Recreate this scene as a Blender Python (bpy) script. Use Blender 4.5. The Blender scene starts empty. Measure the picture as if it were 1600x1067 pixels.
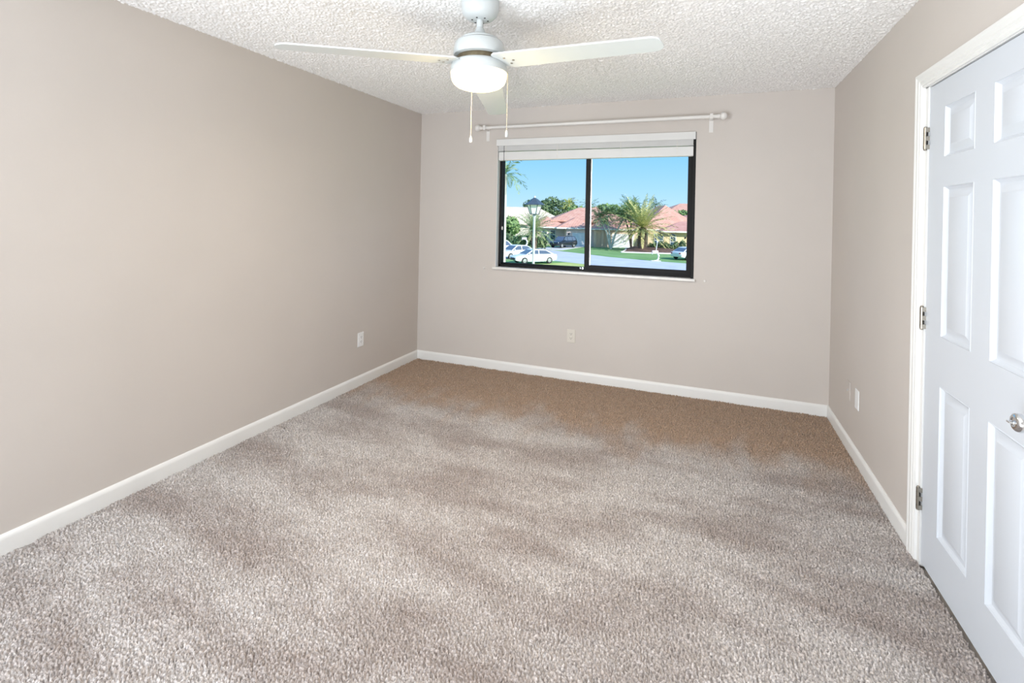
import bpy, math, random
import numpy as np
from mathutils import Vector, Matrix

random.seed(7)
RNG = np.random.default_rng(11)
SC = bpy.context.scene
COL = SC.collection
PI = math.pi

# ------------------------------------------------------------------ camera
CAM = (2.68322, -4.30966, 1.43118)
YAW, ROLL, FPX, SHY = -0.37382, 0.0206, 778.676, -195.414
fw = Vector((math.sin(YAW), math.cos(YAW), 0))
r0 = Vector((math.cos(YAW), -math.sin(YAW), 0))
u0 = r0.cross(fw)
rr = math.cos(ROLL) * r0 + math.sin(ROLL) * u0
uu = rr.cross(fw)
cam_d = bpy.data.cameras.new('camera')
cam = bpy.data.objects.new('camera', cam_d)
COL.objects.link(cam)
M4 = Matrix((rr, uu, -fw)).transposed().to_4x4()
M4.translation = Vector(CAM)
cam.matrix_world = M4
cam_d.sensor_fit = 'HORIZONTAL'
cam_d.sensor_width = 36
cam_d.lens = FPX * 36 / 1600
cam_d.shift_y = SHY / 1600
cam_d.clip_start = 0.02
cam_d.clip_end = 600
SC.camera = cam

# ------------------------------------------------------------------ exposure, sky, sun, large lights
SC.view_settings.view_transform = 'Standard'
SC.view_settings.look = 'None'
SC.view_settings.gamma = 1
SC.view_settings.use_curve_mapping = False
SC.view_settings.exposure = 0.0
SC.cycles.use_denoising = True
SC.cycles.max_bounces = 10
SC.cycles.diffuse_bounces = 6
SC.cycles.transparent_max_bounces = 12
SC.cycles.sample_clamp_indirect = 6
SC.cycles.sample_clamp_direct = 7

w = bpy.data.worlds.new('sky')
SC.world = w
w.use_nodes = True
nt = w.node_tree
nt.nodes.clear()
n_out = nt.nodes.new('ShaderNodeOutputWorld')
n_bg = nt.nodes.new('ShaderNodeBackground')
n_tc = nt.nodes.new('ShaderNodeTexCoord')
n_sep = nt.nodes.new('ShaderNodeSeparateXYZ')
n_rmp = nt.nodes.new('ShaderNodeValToRGB')
nt.links.new(n_tc.outputs['Generated'], n_sep.inputs[0])
nt.links.new(n_sep.outputs['Z'], n_rmp.inputs[0])
nt.links.new(n_rmp.outputs[0], n_bg.inputs[0])
nt.links.new(n_bg.outputs[0], n_out.inputs[0])
cr = n_rmp.color_ramp
cr.elements[0].position = 0.0
cr.elements[0].color = (0.60, 0.84, 1.0, 1)
cr.elements[1].position = 0.12
cr.elements[1].color = (0.29, 0.65, 1.0, 1)
e = cr.elements.new(0.06); e.color = (0.42, 0.74, 1.0, 1)
e = cr.elements.new(0.7); e.color = (0.16, 0.42, 0.88, 1)
n_bg.inputs[1].default_value = 1.1


def lamp(name, kind, loc, energy, color=(1, 1, 1), **kw):
    d = bpy.data.lights.new(name, kind)
    d.energy = energy
    d.color = color
    for k, v in kw.items():
        setattr(d, k, v)
    o = bpy.data.objects.new(name, d)
    COL.objects.link(o)
    o.location = loc
    return o


sun = lamp('sun', 'SUN', (20, -20, 30), 6.0, (1, 0.94, 0.84), angle=0.01)
sun.rotation_euler = Vector((-0.74, 0.47, -0.52)).to_track_quat('-Z', 'Y').to_euler()
# cool fill light added behind the camera, shining through an added wall opening
rear_fill = lamp('rear_fill_light', 'AREA', (0.62, -5.75, 1.25), 138, (0.88, 0.94, 1.0), shape='RECTANGLE', size=1.5, size_y=2.0)
rear_fill.rotation_euler = (math.radians(90), 0, math.radians(-50))
# photographer's bounce flash behind the camera, turned up to the ceiling
flash = lamp('bounce_flash', 'AREA', (2.5, -4.8, 0.4), 31, (0.93, 0.97, 1.0), shape='DISK', size=1.8, spread=2.0)
flash.rotation_euler = Vector((0.06, 0.70, 0.72)).to_track_quat('-Z', 'Y').to_euler()

# ------------------------------------------------------------------ helpers


class MB:
    """collects shapes into one mesh"""

    def __init__(self):
        self.v = []
        self.f = []

    def add(self, vs, fs):
        b = len(self.v)
        self.v += [tuple(x) for x in vs]
        self.f += [tuple(b + i for i in f) for f in fs]
        return self

    def box(self, x0, x1, y0, y1, z0, z1):
        vs = [(x0, y0, z0), (x1, y0, z0), (x1, y1, z0), (x0, y1, z0), (x0, y0, z1), (x1, y0, z1), (x1, y1, z1), (x0, y1, z1)]
        return self.add(vs, [(0, 3, 2, 1), (4, 5, 6, 7), (0, 1, 5, 4), (1, 2, 6, 5), (2, 3, 7, 6), (3, 0, 4, 7)])

    def lathe(self, prof, c=(0, 0, 0), seg=40, mat=None, cap0=True, cap1=True, phase=0.0):
        """prof: (r, z) pairs bottom to top"""
        n = len(prof)
        vs = []
        for r, z in prof:
            for k in range(seg):
                a = 2 * PI * k / seg + phase
                p = Vector((r * math.cos(a), r * math.sin(a), z))
                if mat is not None:
                    p = mat @ p
                vs.append((p.x + c[0], p.y + c[1], p.z + c[2]))
        fs = []
        for i in range(n - 1):
            for k in range(seg):
                k2 = (k + 1) % seg
                fs.append((i * seg + k, i * seg + k2, (i + 1) * seg + k2, (i + 1) * seg + k))
        if cap0:
            fs.append(tuple(range(seg - 1, -1, -1)))
        if cap1:
            fs.append(tuple((n - 1) * seg + k for k in range(seg)))
        return self.add(vs, fs)

    def cyl(self, a, b, r, r2=None, seg=16):
        a, b = Vector(a), Vector(b)
        q = (b - a).to_track_quat('Z', 'Y').to_matrix()
        L = (b - a).length
        return self.lathe([(r, 0), (r if r2 is None else r2, L)], a, seg, q)

    def sphere(self, c, r, seg=20, rings=12, sx=1, sy=1, sz=1):
        prof = [(max(1e-4, math.sin(PI * i / rings)) * r, -math.cos(PI * i / rings) * r) for i in range(rings + 1)]
        return self.lathe(prof, c, seg, Matrix.Diagonal((sx, sy, sz)))

    def tube(self, pts, r, seg=8):
        pts = [Vector(p) for p in pts]
        rad = r if isinstance(r, (list, tuple)) else [r] * len(pts)
        vs = []
        for i, p in enumerate(pts):
            t = (pts[min(i + 1, len(pts) - 1)] - pts[max(i - 1, 0)]).normalized()
            q = t.to_track_quat('Z', 'Y').to_matrix()
            for k in range(seg):
                a = 2 * PI * k / seg
                vs.append(p + q @ Vector((rad[i] * math.cos(a), rad[i] * math.sin(a), 0)))
        fs = []
        for i in range(len(pts) - 1):
            for k in range(seg):
                k2 = (k + 1) % seg
                fs.append((i * seg + k, i * seg + k2, (i + 1) * seg + k2, (i + 1) * seg + k))
        fs.append(tuple(range(seg - 1, -1, -1)))
        fs.append(tuple((len(pts) - 1) * seg + k for k in range(seg)))
        return self.add(vs, fs)

    def prism(self, poly, fn, d0, d1):
        """poly of 2D points swept between d0 and d1; fn(u, v, d) -> xyz"""
        n = len(poly)
        vs = [fn(u, v, d0) for u, v in poly] + [fn(u, v, d1) for u, v in poly]
        fs = [(i, (i + 1) % n, n + (i + 1) % n, n + i) for i in range(n)]
        fs += [tuple(range(n - 1, -1, -1)), tuple(range(n, 2 * n))]
        return self.add(vs, fs)

    def build(self, name, m, parent=None, smooth=None, bevel=0.0, seg=2, recalc=True):
        me = bpy.data.meshes.new(name)
        me.from_pydata([tuple(x) for x in self.v], [], self.f)
        me.validate()
        if recalc:
            import bmesh
            bm = bmesh.new()
            bm.from_mesh(me)
            bmesh.ops.recalc_face_normals(bm, faces=bm.faces)
            bm.to_mesh(me)
            bm.free()
        me.materials.append(m)
        o = bpy.data.objects.new(name, me)
        COL.objects.link(o)
        if parent is not None:
            o.parent = parent
        if smooth is not None:
            me.shade_smooth()
            me.set_sharp_from_angle(angle=math.radians(smooth))
        if bevel:
            bv = o.modifiers.new('bevel', 'BEVEL')
            bv.width = bevel
            bv.segments = seg
            bv.limit_method = 'ANGLE'
        return o


def np_mesh(name, v, f, m, parent=None, smooth=False):
    """quads or tris from numpy arrays"""
    me = bpy.data.meshes.new(name)
    k = f.shape[1]
    me.vertices.add(len(v))
    me.vertices.foreach_set('co', np.ascontiguousarray(v, dtype=np.float32).ravel())
    me.loops.add(f.size)
    me.loops.foreach_set('vertex_index', np.ascontiguousarray(f, dtype=np.int32).ravel())
    me.polygons.add(len(f))
    me.polygons.foreach_set('loop_start', np.arange(0, f.size, k, dtype=np.int32))
    me.update(calc_edges=True)
    if smooth:
        me.shade_smooth()
    me.materials.append(m)
    o = bpy.data.objects.new(name, me)
    COL.objects.link(o)
    if parent is not None:
        o.parent = parent
    return o


def thing(name, label, cat, loc=(0, 0, 0), rz=0.0, group=None):
    o = bpy.data.objects.new(name, None)
    COL.objects.link(o)
    o.location = loc
    o.rotation_euler = (0, 0, rz)
    o.empty_display_size = 0.1
    tag(o, label, cat, group)
    return o


def tag(o, label, cat, group=None):
    o['label'] = label
    o['category'] = cat
    if group:
        o['group'] = group
    return o


def struct(o, label, cat):
    o['kind'] = 'structure'
    o['label'] = label
    o['category'] = cat
    return o


def copy_tree(o, parent=None):
    c = o.copy()
    COL.objects.link(c)
    if parent is not None:
        c.parent = parent
    for ch in list(o.children):
        copy_tree(ch, c)
    return c


def mat(name, col, rough=0.6, metal=0.0, spec=0.5, noise=None, bump=None, emit=None, coat=0.0, trans=0.0):
    """noise: (scale, amount, detail) colour variation; bump: (scale, strength, distance)"""
    m = bpy.data.materials.new(name)
    m.use_nodes = True
    t = m.node_tree
    b = t.nodes['Principled BSDF']
    b.inputs['Base Color'].default_value = (*col, 1)
    b.inputs['Roughness'].default_value = rough
    b.inputs['Metallic'].default_value = metal
    b.inputs['Specular IOR Level'].default_value = spec
    if coat:
        b.inputs['Coat Weight'].default_value = coat
    if trans:
        b.inputs['Transmission Weight'].default_value = trans
    tc = t.nodes.new('ShaderNodeTexCoord')
    if noise:
        n = t.nodes.new('ShaderNodeTexNoise')
        n.inputs['Scale'].default_value = noise[0]
        n.inputs['Detail'].default_value = noise[2] if len(noise) > 2 else 3
        t.links.new(tc.outputs['Object'], n.inputs['Vector'])
        mr = t.nodes.new('ShaderNodeMapRange')
        mr.inputs['From Min'].default_value = 0.3
        mr.inputs['From Max'].default_value = 0.7
        mr.inputs['To Min'].default_value = 1 - noise[1]
        mr.inputs['To Max'].default_value = 1 + noise[1]
        t.links.new(n.outputs['Fac'], mr.inputs['Value'])
        mx = t.nodes.new('ShaderNodeVectorMath')
        mx.operation = 'SCALE'
        mx.inputs[0].default_value = col
        t.links.new(mr.outputs[0], mx.inputs['Scale'])
        t.links.new(mx.outputs[0], b.inputs['Base Color'])
    if bump:
        n2 = t.nodes.new('ShaderNodeTexNoise')
        n2.inputs['Scale'].default_value = bump[0]
        n2.inputs['Detail'].default_value = 3
        t.links.new(tc.outputs['Object'], n2.inputs['Vector'])
        bp = t.nodes.new('ShaderNodeBump')
        bp.inputs['Strength'].default_value = bump[1]
        bp.inputs['Distance'].default_value = bump[2]
        t.links.new(n2.outputs['Fac'], bp.inputs['Height'])
        t.links.new(bp.outputs[0], b.inputs['Normal'])
    if emit:
        b.inputs['Emission Color'].default_value = (*emit[0], 1)
        b.inputs['Emission Strength'].default_value = emit[1]
    return m


def two_tone(m, ca, cb, scale, lo=0.4, hi=0.6, detail=4, stretch=(1, 1, 1), rot=0.0):
    """base colour wandering between two tones of the material"""
    t = m.node_tree
    b = t.nodes['Principled BSDF']
    tc = t.nodes.new('ShaderNodeTexCoord')
    mp = t.nodes.new('ShaderNodeMapping')
    mp.inputs['Scale'].default_value = stretch
    mp.inputs['Rotation'].default_value = (0, 0, rot)
    n = t.nodes.new('ShaderNodeTexNoise')
    n.inputs['Scale'].default_value = scale
    n.inputs['Detail'].default_value = detail
    cr_ = t.nodes.new('ShaderNodeValToRGB')
    cr_.color_ramp.elements[0].position = lo
    cr_.color_ramp.elements[0].color = (*ca, 1)
    cr_.color_ramp.elements[1].position = hi
    cr_.color_ramp.elements[1].color = (*cb, 1)
    t.links.new(tc.outputs['Object'], mp.inputs[0])
    t.links.new(mp.outputs[0], n.inputs['Vector'])
    t.links.new(n.outputs['Fac'], cr_.inputs[0])
    t.links.new(cr_.outputs[0], b.inputs['Base Color'])
    return m


# ------------------------------------------------------------------ materials
M_wall = mat('wall_paint_greige', (0.605, 0.560, 0.525), 0.62, spec=0.35, noise=(1.6, 0.02), bump=(140, 0.10, 0.002))
M_ceil = mat('popcorn_ceiling', (0.95, 0.945, 0.94), 0.95, spec=0.1, noise=(60, 0.05))
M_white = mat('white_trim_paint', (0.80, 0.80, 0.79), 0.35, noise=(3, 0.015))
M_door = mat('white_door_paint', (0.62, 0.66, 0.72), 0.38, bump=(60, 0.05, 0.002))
M_carpet = mat('carpet_beige', (0.5, 0.4, 0.33), 1.0, spec=0.05)
M_black = mat('bronze_black_aluminium', (0.007, 0.0065, 0.007), 0.5, spec=0.2, noise=(12, 0.2))
M_alu = mat('bare_aluminium', (0.75, 0.76, 0.78), 0.3, metal=1.0, noise=(30, 0.08))
M_rubber = mat('rubber_dark', (0.02, 0.02, 0.022), 0.7, noise=(20, 0.2))
M_marble = mat('cultured_marble', (0.78, 0.76, 0.73), 0.25, noise=(14, 0.10, 6))
M_blind = mat('blind_white', (0.72, 0.72, 0.715), 0.45, noise=(5, 0.015))
M_cord = mat('cord_white', (0.75, 0.74, 0.70), 0.6, noise=(40, 0.05))
M_rod = mat('rod_white_enamel', (0.78, 0.76, 0.74), 0.3, noise=(6, 0.015))
M_fan = mat('fan_white_enamel', (0.54, 0.57, 0.575), 0.28, noise=(6, 0.012))
M_blade = mat('fan_blade_white', (0.68, 0.72, 0.72), 0.35, noise=(4, 0.02))
M_brass = mat('aged_bronze_gap', (0.16, 0.13, 0.08), 0.4, metal=0.6, noise=(40, 0.2))
M_bowl = mat('lit_opal_glass', (0.95, 0.92, 0.82), 0.25, emit=((1.0, 0.76, 0.36), 3.4), noise=(3, 0.01))
M_nickel = mat('satin_nickel', (0.40, 0.37, 0.32), 0.34, metal=1.0, noise=(50, 0.05))
M_chrome = mat('polished_chrome', (0.72, 0.73, 0.75), 0.12, metal=1.0, noise=(20, 0.03))
M_cream = mat('plate_almond_plastic', (0.68, 0.64, 0.575), 0.35, noise=(10, 0.02))
M_pwhite = mat('plate_white_plastic', (0.86, 0.87, 0.88), 0.3, noise=(10, 0.02))
M_dark = mat('slot_dark', (0.02, 0.02, 0.02), 0.8, noise=(10, 0.1))
M_glow = mat('chain_bead_brass', (0.55, 0.50, 0.36), 0.35, noise=(60, 0.1))


def glass_mat(name, tint=(0.96, 0.985, 1.0), refl=1.0):
    m = bpy.data.materials.new(name)
    m.use_nodes = True
    t = m.node_tree
    t.nodes.clear()
    o = t.nodes.new('ShaderNodeOutputMaterial')
    tr = t.nodes.new('ShaderNodeBsdfTransparent')
    tr.inputs[0].default_value = (*tint, 1)
    gl = t.nodes.new('ShaderNodeBsdfGlossy')
    gl.inputs['Roughness'].default_value = 0.0
    lw = t.nodes.new('ShaderNodeLayerWeight')
    lw.inputs[0].default_value = 0.5
    fr = t.nodes.new('ShaderNodeMath')
    fr.operation = 'POWER'
    fr.inputs[1].default_value = 5.0
    t.links.new(lw.outputs['Facing'], fr.inputs[0])
    mx = t.nodes.new('ShaderNodeMixShader')
    t.links.new(fr.outputs[0], mx.inputs[0])
    t.links.new(tr.outputs[0], mx.inputs[1])
    t.links.new(gl.outputs[0], mx.inputs[2])
    t.links.new(mx.outputs[0], o.inputs[0])
    return m


M_glass = glass_mat('window_glass')

# carpet colour: cut pile with vacuum strokes and tuft-to-tuft variation
two_tone(M_carpet, (0.37, 0.321, 0.302), (0.53, 0.495, 0.482), 1.5, 0.36, 0.60, 4, (1.0, 2.6, 1.0), 0.35)
_t = M_carpet.node_tree
_b = _t.nodes['Principled BSDF']
_src = _b.inputs['Base Color'].links[0].from_socket
_tc = _t.nodes.new('ShaderNodeTexCoord')
# light falloff painted brown into pile along the window wall, with ragged vacuum strokes
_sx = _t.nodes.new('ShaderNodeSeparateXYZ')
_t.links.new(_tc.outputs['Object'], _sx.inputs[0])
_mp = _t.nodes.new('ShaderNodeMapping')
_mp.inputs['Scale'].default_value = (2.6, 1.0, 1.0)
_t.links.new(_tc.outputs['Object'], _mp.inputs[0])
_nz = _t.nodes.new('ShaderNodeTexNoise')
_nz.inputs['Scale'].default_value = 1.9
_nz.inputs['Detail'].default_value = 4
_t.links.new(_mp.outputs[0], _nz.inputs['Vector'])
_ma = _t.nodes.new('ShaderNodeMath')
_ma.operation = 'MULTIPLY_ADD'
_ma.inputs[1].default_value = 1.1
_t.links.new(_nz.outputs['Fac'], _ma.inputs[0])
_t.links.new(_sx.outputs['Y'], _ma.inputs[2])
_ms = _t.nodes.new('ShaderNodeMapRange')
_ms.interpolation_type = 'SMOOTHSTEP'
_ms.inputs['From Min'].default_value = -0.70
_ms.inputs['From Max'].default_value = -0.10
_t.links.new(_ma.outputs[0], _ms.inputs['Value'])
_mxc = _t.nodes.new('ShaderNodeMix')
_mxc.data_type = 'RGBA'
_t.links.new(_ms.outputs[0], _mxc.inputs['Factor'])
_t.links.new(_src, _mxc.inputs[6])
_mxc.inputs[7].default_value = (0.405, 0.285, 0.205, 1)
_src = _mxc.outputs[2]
_n = _t.nodes.new('ShaderNodeTexNoise')
_n.inputs['Scale'].default_value = 160
_n.inputs['Detail'].default_value = 2
_t.links.new(_tc.outputs['Object'], _n.inputs['Vector'])
_mr = _t.nodes.new('ShaderNodeMapRange')
_mr.inputs['From Min'].default_value = 0.3
_mr.inputs['From Max'].default_value = 0.7
_mr.inputs['To Min'].default_value = 0.52
_mr.inputs['To Max'].default_value = 1.44
_t.links.new(_n.outputs['Fac'], _mr.inputs['Value'])
_vm = _t.nodes.new('ShaderNodeVectorMath')
_vm.operation = 'SCALE'
_t.links.new(_src, _vm.inputs[0])
_t.links.new(_mr.outputs[0], _vm.inputs['Scale'])
_t.links.new(_vm.outputs[0], _b.inputs['Base Color'])
_b.inputs['Sheen Weight'].default_value = 0.25
_b.inputs['Sheen Roughness'].default_value = 0.6

# ------------------------------------------------------------------ room shell
W, H, YR = 3.5466, 2.44, -5.5
WX0, WX1, WZ0, WZ1 = 0.835, 2.587, 0.955, 2.150      # window opening
DY0, DY1, DZ = -1.675, -2.615, 2.02                   # door opening (rough)


def band_noise(nx, ny, cell, wl, bw=0.45, aniso=1.0):
    n = RNG.standard_normal((ny, nx))
    F = np.fft.fft2(n)
    fx = np.fft.fftfreq(nx, cell)[None, :]
    fy = np.fft.fftfreq(ny, cell)[:, None] * aniso
    fr = np.sqrt(fx ** 2 + fy ** 2) + 1e-9
    g = np.exp(-0.5 * (np.log(fr * wl) / bw) ** 2)
    h = np.real(np.fft.ifft2(F * g))
    return h / h.std()


def relief(name, x0, x1, y0, y1, cell, zfun, m, flip=False):
    nx = int(round((x1 - x0) / cell)) + 1
    ny = int(round((y1 - y0) / cell)) + 1
    X, Y = np.meshgrid(np.linspace(x0, x1, nx), np.linspace(y0, y1, ny))
    Z = zfun(nx, ny, cell, X, Y)
    v = np.stack([X, Y, Z], -1).reshape(-1, 3)
    i = np.arange(nx * ny).reshape(ny, nx)
    f = np.stack([i[:-1, :-1], i[:-1, 1:], i[1:, 1:], i[1:, :-1]], -1).reshape(-1, 4)
    if flip:
        f = f[:, ::-1]
    return np_mesh(name, v, f, m, smooth=True)


def carpet_z(nx, ny, cell, X, Y):
    a = band_noise(nx, ny, cell, 0.013, 0.35)
    b = band_noise(nx, ny, cell, 0.16, 0.5)
    c = np.clip(a, -2.4, 0.8)
    return -0.010 + 0.0105 * c + 0.0012 * b


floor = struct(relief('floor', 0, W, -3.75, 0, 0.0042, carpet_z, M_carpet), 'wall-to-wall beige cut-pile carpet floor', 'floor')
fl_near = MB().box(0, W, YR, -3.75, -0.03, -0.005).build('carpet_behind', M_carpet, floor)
sub = struct(MB().box(-0.12, W + 0.12, YR - 0.12, 0.2, -0.30, -0.03).build('floor_slab', M_wall), 'floor slab under the carpet', 'floor')


def ceil_z(nx, ny, cell, X, Y):
    a = band_noise(nx, ny, cell, 0.018, 0.4)
    b = band_noise(nx, ny, cell, 0.05, 0.5)
    c = np.clip(a + 0.4 * b, -0.8, 2.2)
    return H - 0.0027 * (c + 0.8)


ceiling = struct(relief('ceiling', 0, W, -3.2, 0, 0.005, ceil_z, M_ceil, True), 'white popcorn textured ceiling', 'ceiling')
MB().box(0, W, YR, -3.2, H - 0.004, H + 0.03).build('ceiling_behind', M_ceil, ceiling)
struct(MB().box(-0.12, W + 0.12, YR - 0.12, 0.2, H + 0.02, H + 0.30).build('ceiling_slab', M_ceil), 'slab above the popcorn ceiling', 'ceiling')

struct(MB().box(-0.12, 0, YR - 0.12, 0.2, -0.03, H + 0.02).build('wall_left', M_wall), 'plain greige painted left wall', 'wall')
b = MB()
b.box(0, WX0, 0, 0.2, -0.03, H + 0.02).box(WX1, W, 0, 0.2, -0.03, H + 0.02)
b.box(WX0, WX1, 0, 0.2, -0.03, WZ0 - 0.025).box(WX0, WX1, 0, 0.2, WZ1, H + 0.02)
struct(b.build('wall_back', M_wall), 'greige painted wall with the window', 'wall')
b = MB()
b.box(W, W + 0.12, DY0, 0.2, -0.03, H + 0.02).box(W, W + 0.12, YR - 0.12, DY1, -0.03, H + 0.02)
b.box(W, W + 0.12, DY1, DY0, DZ + 0.012, H + 0.02)
struct(b.build('wall_right', M_wall), 'greige painted right wall with the white door', 'wall')
b = MB()
b.box(0, 0.04, YR - 0.12, YR, -0.03, H + 0.02).box(2.05, W, YR - 0.12, YR, -0.03, H + 0.02).box(0.04, 2.05, YR - 0.12, YR, 2.25, H + 0.02)  # gap in this unseen wall is added for the rear fill light
struct(b.build('wall_front', M_wall), 'unseen wall behind the camera with an opening added for fill light', 'wall')

struct(MB().box(W + 0.125, W + 0.16, -2.8, -1.5, -0.03, 2.2).box(W + 0.06, W + 0.13, -2.8, -1.5, -0.06, -0.012).build('door_light_block', M_wall), 'unseen panel added behind the door against light leaks', 'wall')  # out of sight, added so no outside light leaks around the door

struct(MB().box(-2.5, 6.5, -9.2, YR - 0.12, H + 0.04, H + 0.24).build('sun_block_slab', M_ceil), 'unseen slab added to keep sun out of the rear opening', 'roof')  # added out of view to block sun at the rear

# baseboards: stepped profile swept along the wall
BH = 0.078
prof = [(0, -0.012), (0.014, -0.012), (0.014, BH - 0.022), (0.0125, BH - 0.012), (0.007, BH - 0.004), (0.004, BH), (0, BH)]
o = MB().prism(prof, lambda u, v, d: (u, d, v), YR, -0.0).build('baseboard_left', M_white, smooth=30)
struct(o, 'white baseboard along the left wall', 'baseboard')
o = MB().prism(prof, lambda u, v, d: (d, -u, v), 0.010, W - 0.010).build('baseboard_back', M_white, smooth=30)
struct(o, 'white baseboard under the window', 'baseboard')
o = MB().prism(prof, lambda u, v, d: (W - u, d, v), -1.6055, 0.0).build('baseboard_right', M_white, smooth=30)
struct(o, 'white baseboard between the far corner and the door', 'baseboard')

# ------------------------------------------------------------------ door casing and door
# casing profile: u across the width (0 = inner edge), v = projection from the wall
CW = 0.067
cprof = [(0, 0), (0, 0.009), (0.006, 0.0125), (0.014, 0.0105), (0.018, 0.0135), (0.030, 0.0125), (0.034, 0.0155), (0.050, 0.0165), (0.056, 0.019), (CW - 0.003, 0.019), (CW, 0.016), (CW, 0)]
ci0, ci1, cz = -1.674, -2.616, 2.018


def casing_pt(corner, u, v):
    """corner: 0 hinge side bottom, 1 hinge side top, 2 latch side top, 3 latch side bottom"""
    if corner == 0:
        return (W - v, ci0 + u, -0.012)
    if corner == 1:
        return (W - v, ci0 + u, cz + u)
    if corner == 2:
        return (W - v, ci1 - u, cz + u)
    return (W - v, ci1 - u, -0.012)


b = MB()
n = len(cprof)
vs = [casing_pt(c, u, v) for c in range(4) for u, v in cprof]
fs = [(c * n + i, c * n + (i + 1) % n, (c + 1) * n + (i + 1) % n, (c + 1) * n + i) for c in range(3) for i in range(n)]
fs += [tuple(range(n)), tuple(3 * n + i for i in range(n))]
b.add(vs, fs)
casing = struct(b.build('trim_1', M_white), 'white moulded casing around the panel door', 'door casing')
# jamb: part of the casing
b = MB()
b.box(W - 0.001, W + 0.12, ci0 - 0.028, ci0 + 0.002, -0.012, cz + 0.01)
b.box(W - 0.001, W + 0.12, ci1 - 0.002, ci1 + 0.028, -0.012, cz + 0.01)
b.box(W - 0.001, W + 0.12, ci1, ci0, cz - 0.003, cz + 0.016)
b.box(W + 0.045, W + 0.06, ci0 - 0.045, ci0 - 0.02, -0.012, cz)
b.box(W + 0.045, W + 0.06, ci1 + 0.02, ci1 + 0.045, -0.012, cz)
b.box(W + 0.045, W + 0.06, ci1, ci0, cz - 0.03, cz)
b.build('door_jamb', M_white, casing)

LY0, LY1, LZ0, LZ1 = -1.7065, -2.584, 0.008, 2.010    # leaf edges
XF = W + 0.004                                         # leaf face


def door_face():
    ys = [LY0, -1.852, -2.094, -2.218, -2.446, LY1]
    zs = [LZ0, 0.195, 0.795, 0.988, 1.587, 1.700, 1.905, LZ1]
    panels = {(1, 1), (1, 3), (1, 5), (3, 1), (3, 3), (3, 5)}
    b = MB()
    for i in range(5):
        for j in range(7):
            y0, y1, z0, z1 = ys[i], ys[i + 1], zs[j], zs[j + 1]
            if (i, j) not in panels:
                b.add([(XF, y0, z0), (XF, y1, z0), (XF, y1, z1), (XF, y0, z1)], [(0, 1, 2, 3)])
                continue
            rings = [(0, 0), (0.003, -0.0015), (0.006, 0.004), (0.012, 0.009), (0.016, 0.0115), (0.020, 0.0115), (0.026, 0.0105), (0.046, 0.0025), (0.049, 0.0015)]
            vs = []
            for ins, dep in rings:
                vs += [(XF + dep, y0 - ins, z0 + ins), (XF + dep, y1 + ins, z0 + ins), (XF + dep, y1 + ins, z1 - ins), (XF + dep, y0 - ins, z1 - ins)]
            fs = []
            for k in range(len(rings) - 1):
                for q in range(4):
                    fs.append((k * 4 + q, k * 4 + (q + 1) % 4, (k + 1) * 4 + (q + 1) % 4, (k + 1) * 4 + q))
            m_ = (len(rings) - 1) * 4
            fs.append((m_, m_ + 1, m_ + 2, m_ + 3))
            b.add(vs, fs)
    # edges and back
    b.add([(XF, LY0, LZ0), (XF, LY1, LZ0), (XF, LY1, LZ1), (XF, LY0, LZ1), (XF + 0.035, LY0, LZ0), (XF + 0.035, LY1, LZ0), (XF + 0.035, LY1, LZ1), (XF + 0.035, LY0, LZ1)],
          [(0, 1, 5, 4), (1, 2, 6, 5), (2, 3, 7, 6), (3, 0, 4, 7), (4, 5, 6, 7)])
    return b


door = bpy.data.objects.new('door_1', None)
COL.objects.link(door)
door.location = (W, LY0, 0)
struct(door, 'white six-panel door with nickel hinges and chrome knob', 'door')


def on_door(o):
    o.parent = door
    o.matrix_parent_inverse = Matrix.Translation(-Vector(door.location))
    return o


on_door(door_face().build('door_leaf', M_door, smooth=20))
for zc in (1.797, 1.037, 0.272):
    h = MB()
    yk = ci0 - 0.0265
    for k in range(5):       # knuckles
        z0 = zc - 0.0455 + k * 0.0182
        h.cyl((W - 0.0085, yk, z0 + 0.0006), (W - 0.0085, yk, z0 + 0.0176), 0.0072, seg=18)
    h.sphere((W - 0.0085, yk, zc + 0.0475), 0.0062, 12, 8, sz=0.7).sphere((W - 0.0085, yk, zc - 0.0475), 0.0062, 12, 8, sz=0.7)
    h.cyl((W - 0.0085, yk, zc - 0.046), (W - 0.0085, yk, zc + 0.046), 0.0052, seg=12)
    for (z0, z1) in ((zc - 0.0455, zc - 0.0273), (zc - 0.0091, zc + 0.0091), (zc + 0.0273, zc + 0.0455)):
        h.box(W - 0.0095, W + 0.006, yk - 0.0085, yk - 0.006, z0, z1)
    ho = on_door(h.build('hinge', M_nickel, smooth=35))
    ho['label'] = 'satin nickel hinge'
    s = MB()
    for (z0, z1) in ((zc + 0.0105, zc + 0.0258), (zc - 0.0258, zc - 0.0105)):
        s.box(W - 0.0060, W - 0.0030, yk - 0.0125, yk - 0.0065, z0, z1)
    so = s.build('hinge_gap', M_dark)
    so.parent = ho
kn_y, kn_z = -2.497, 0.885
X90 = Matrix.Rotation(-PI / 2, 3, 'Y')     # lathe axis z -> -x
k = MB().lathe([(0.0325, 0), (0.0325, 0.003), (0.030, 0.007), (0.020, 0.010), (0.0125, 0.013), (0.0115, 0.026), (0.014, 0.031), (0.021, 0.036), (0.0255, 0.043), (0.0265, 0.050), (0.0245, 0.057), (0.019, 0.061), (0.013, 0.0615), (0.012, 0.0595)],
               (XF, kn_y, kn_z), 36, X90)
ko = on_door(k.build('door_knob', M_chrome, smooth=40))
ko['label'] = 'round chrome privacy knob with a turn button'
tb = MB().lathe([(0.0035, 0.059), (0.0038, 0.066), (0.003, 0.0665)], (XF, kn_y, kn_z), 12, X90)
tb.box(XF - 0.073, XF - 0.061, kn_y - 0.008, kn_y + 0.008, kn_z - 0.0022, kn_z + 0.0022)
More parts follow.
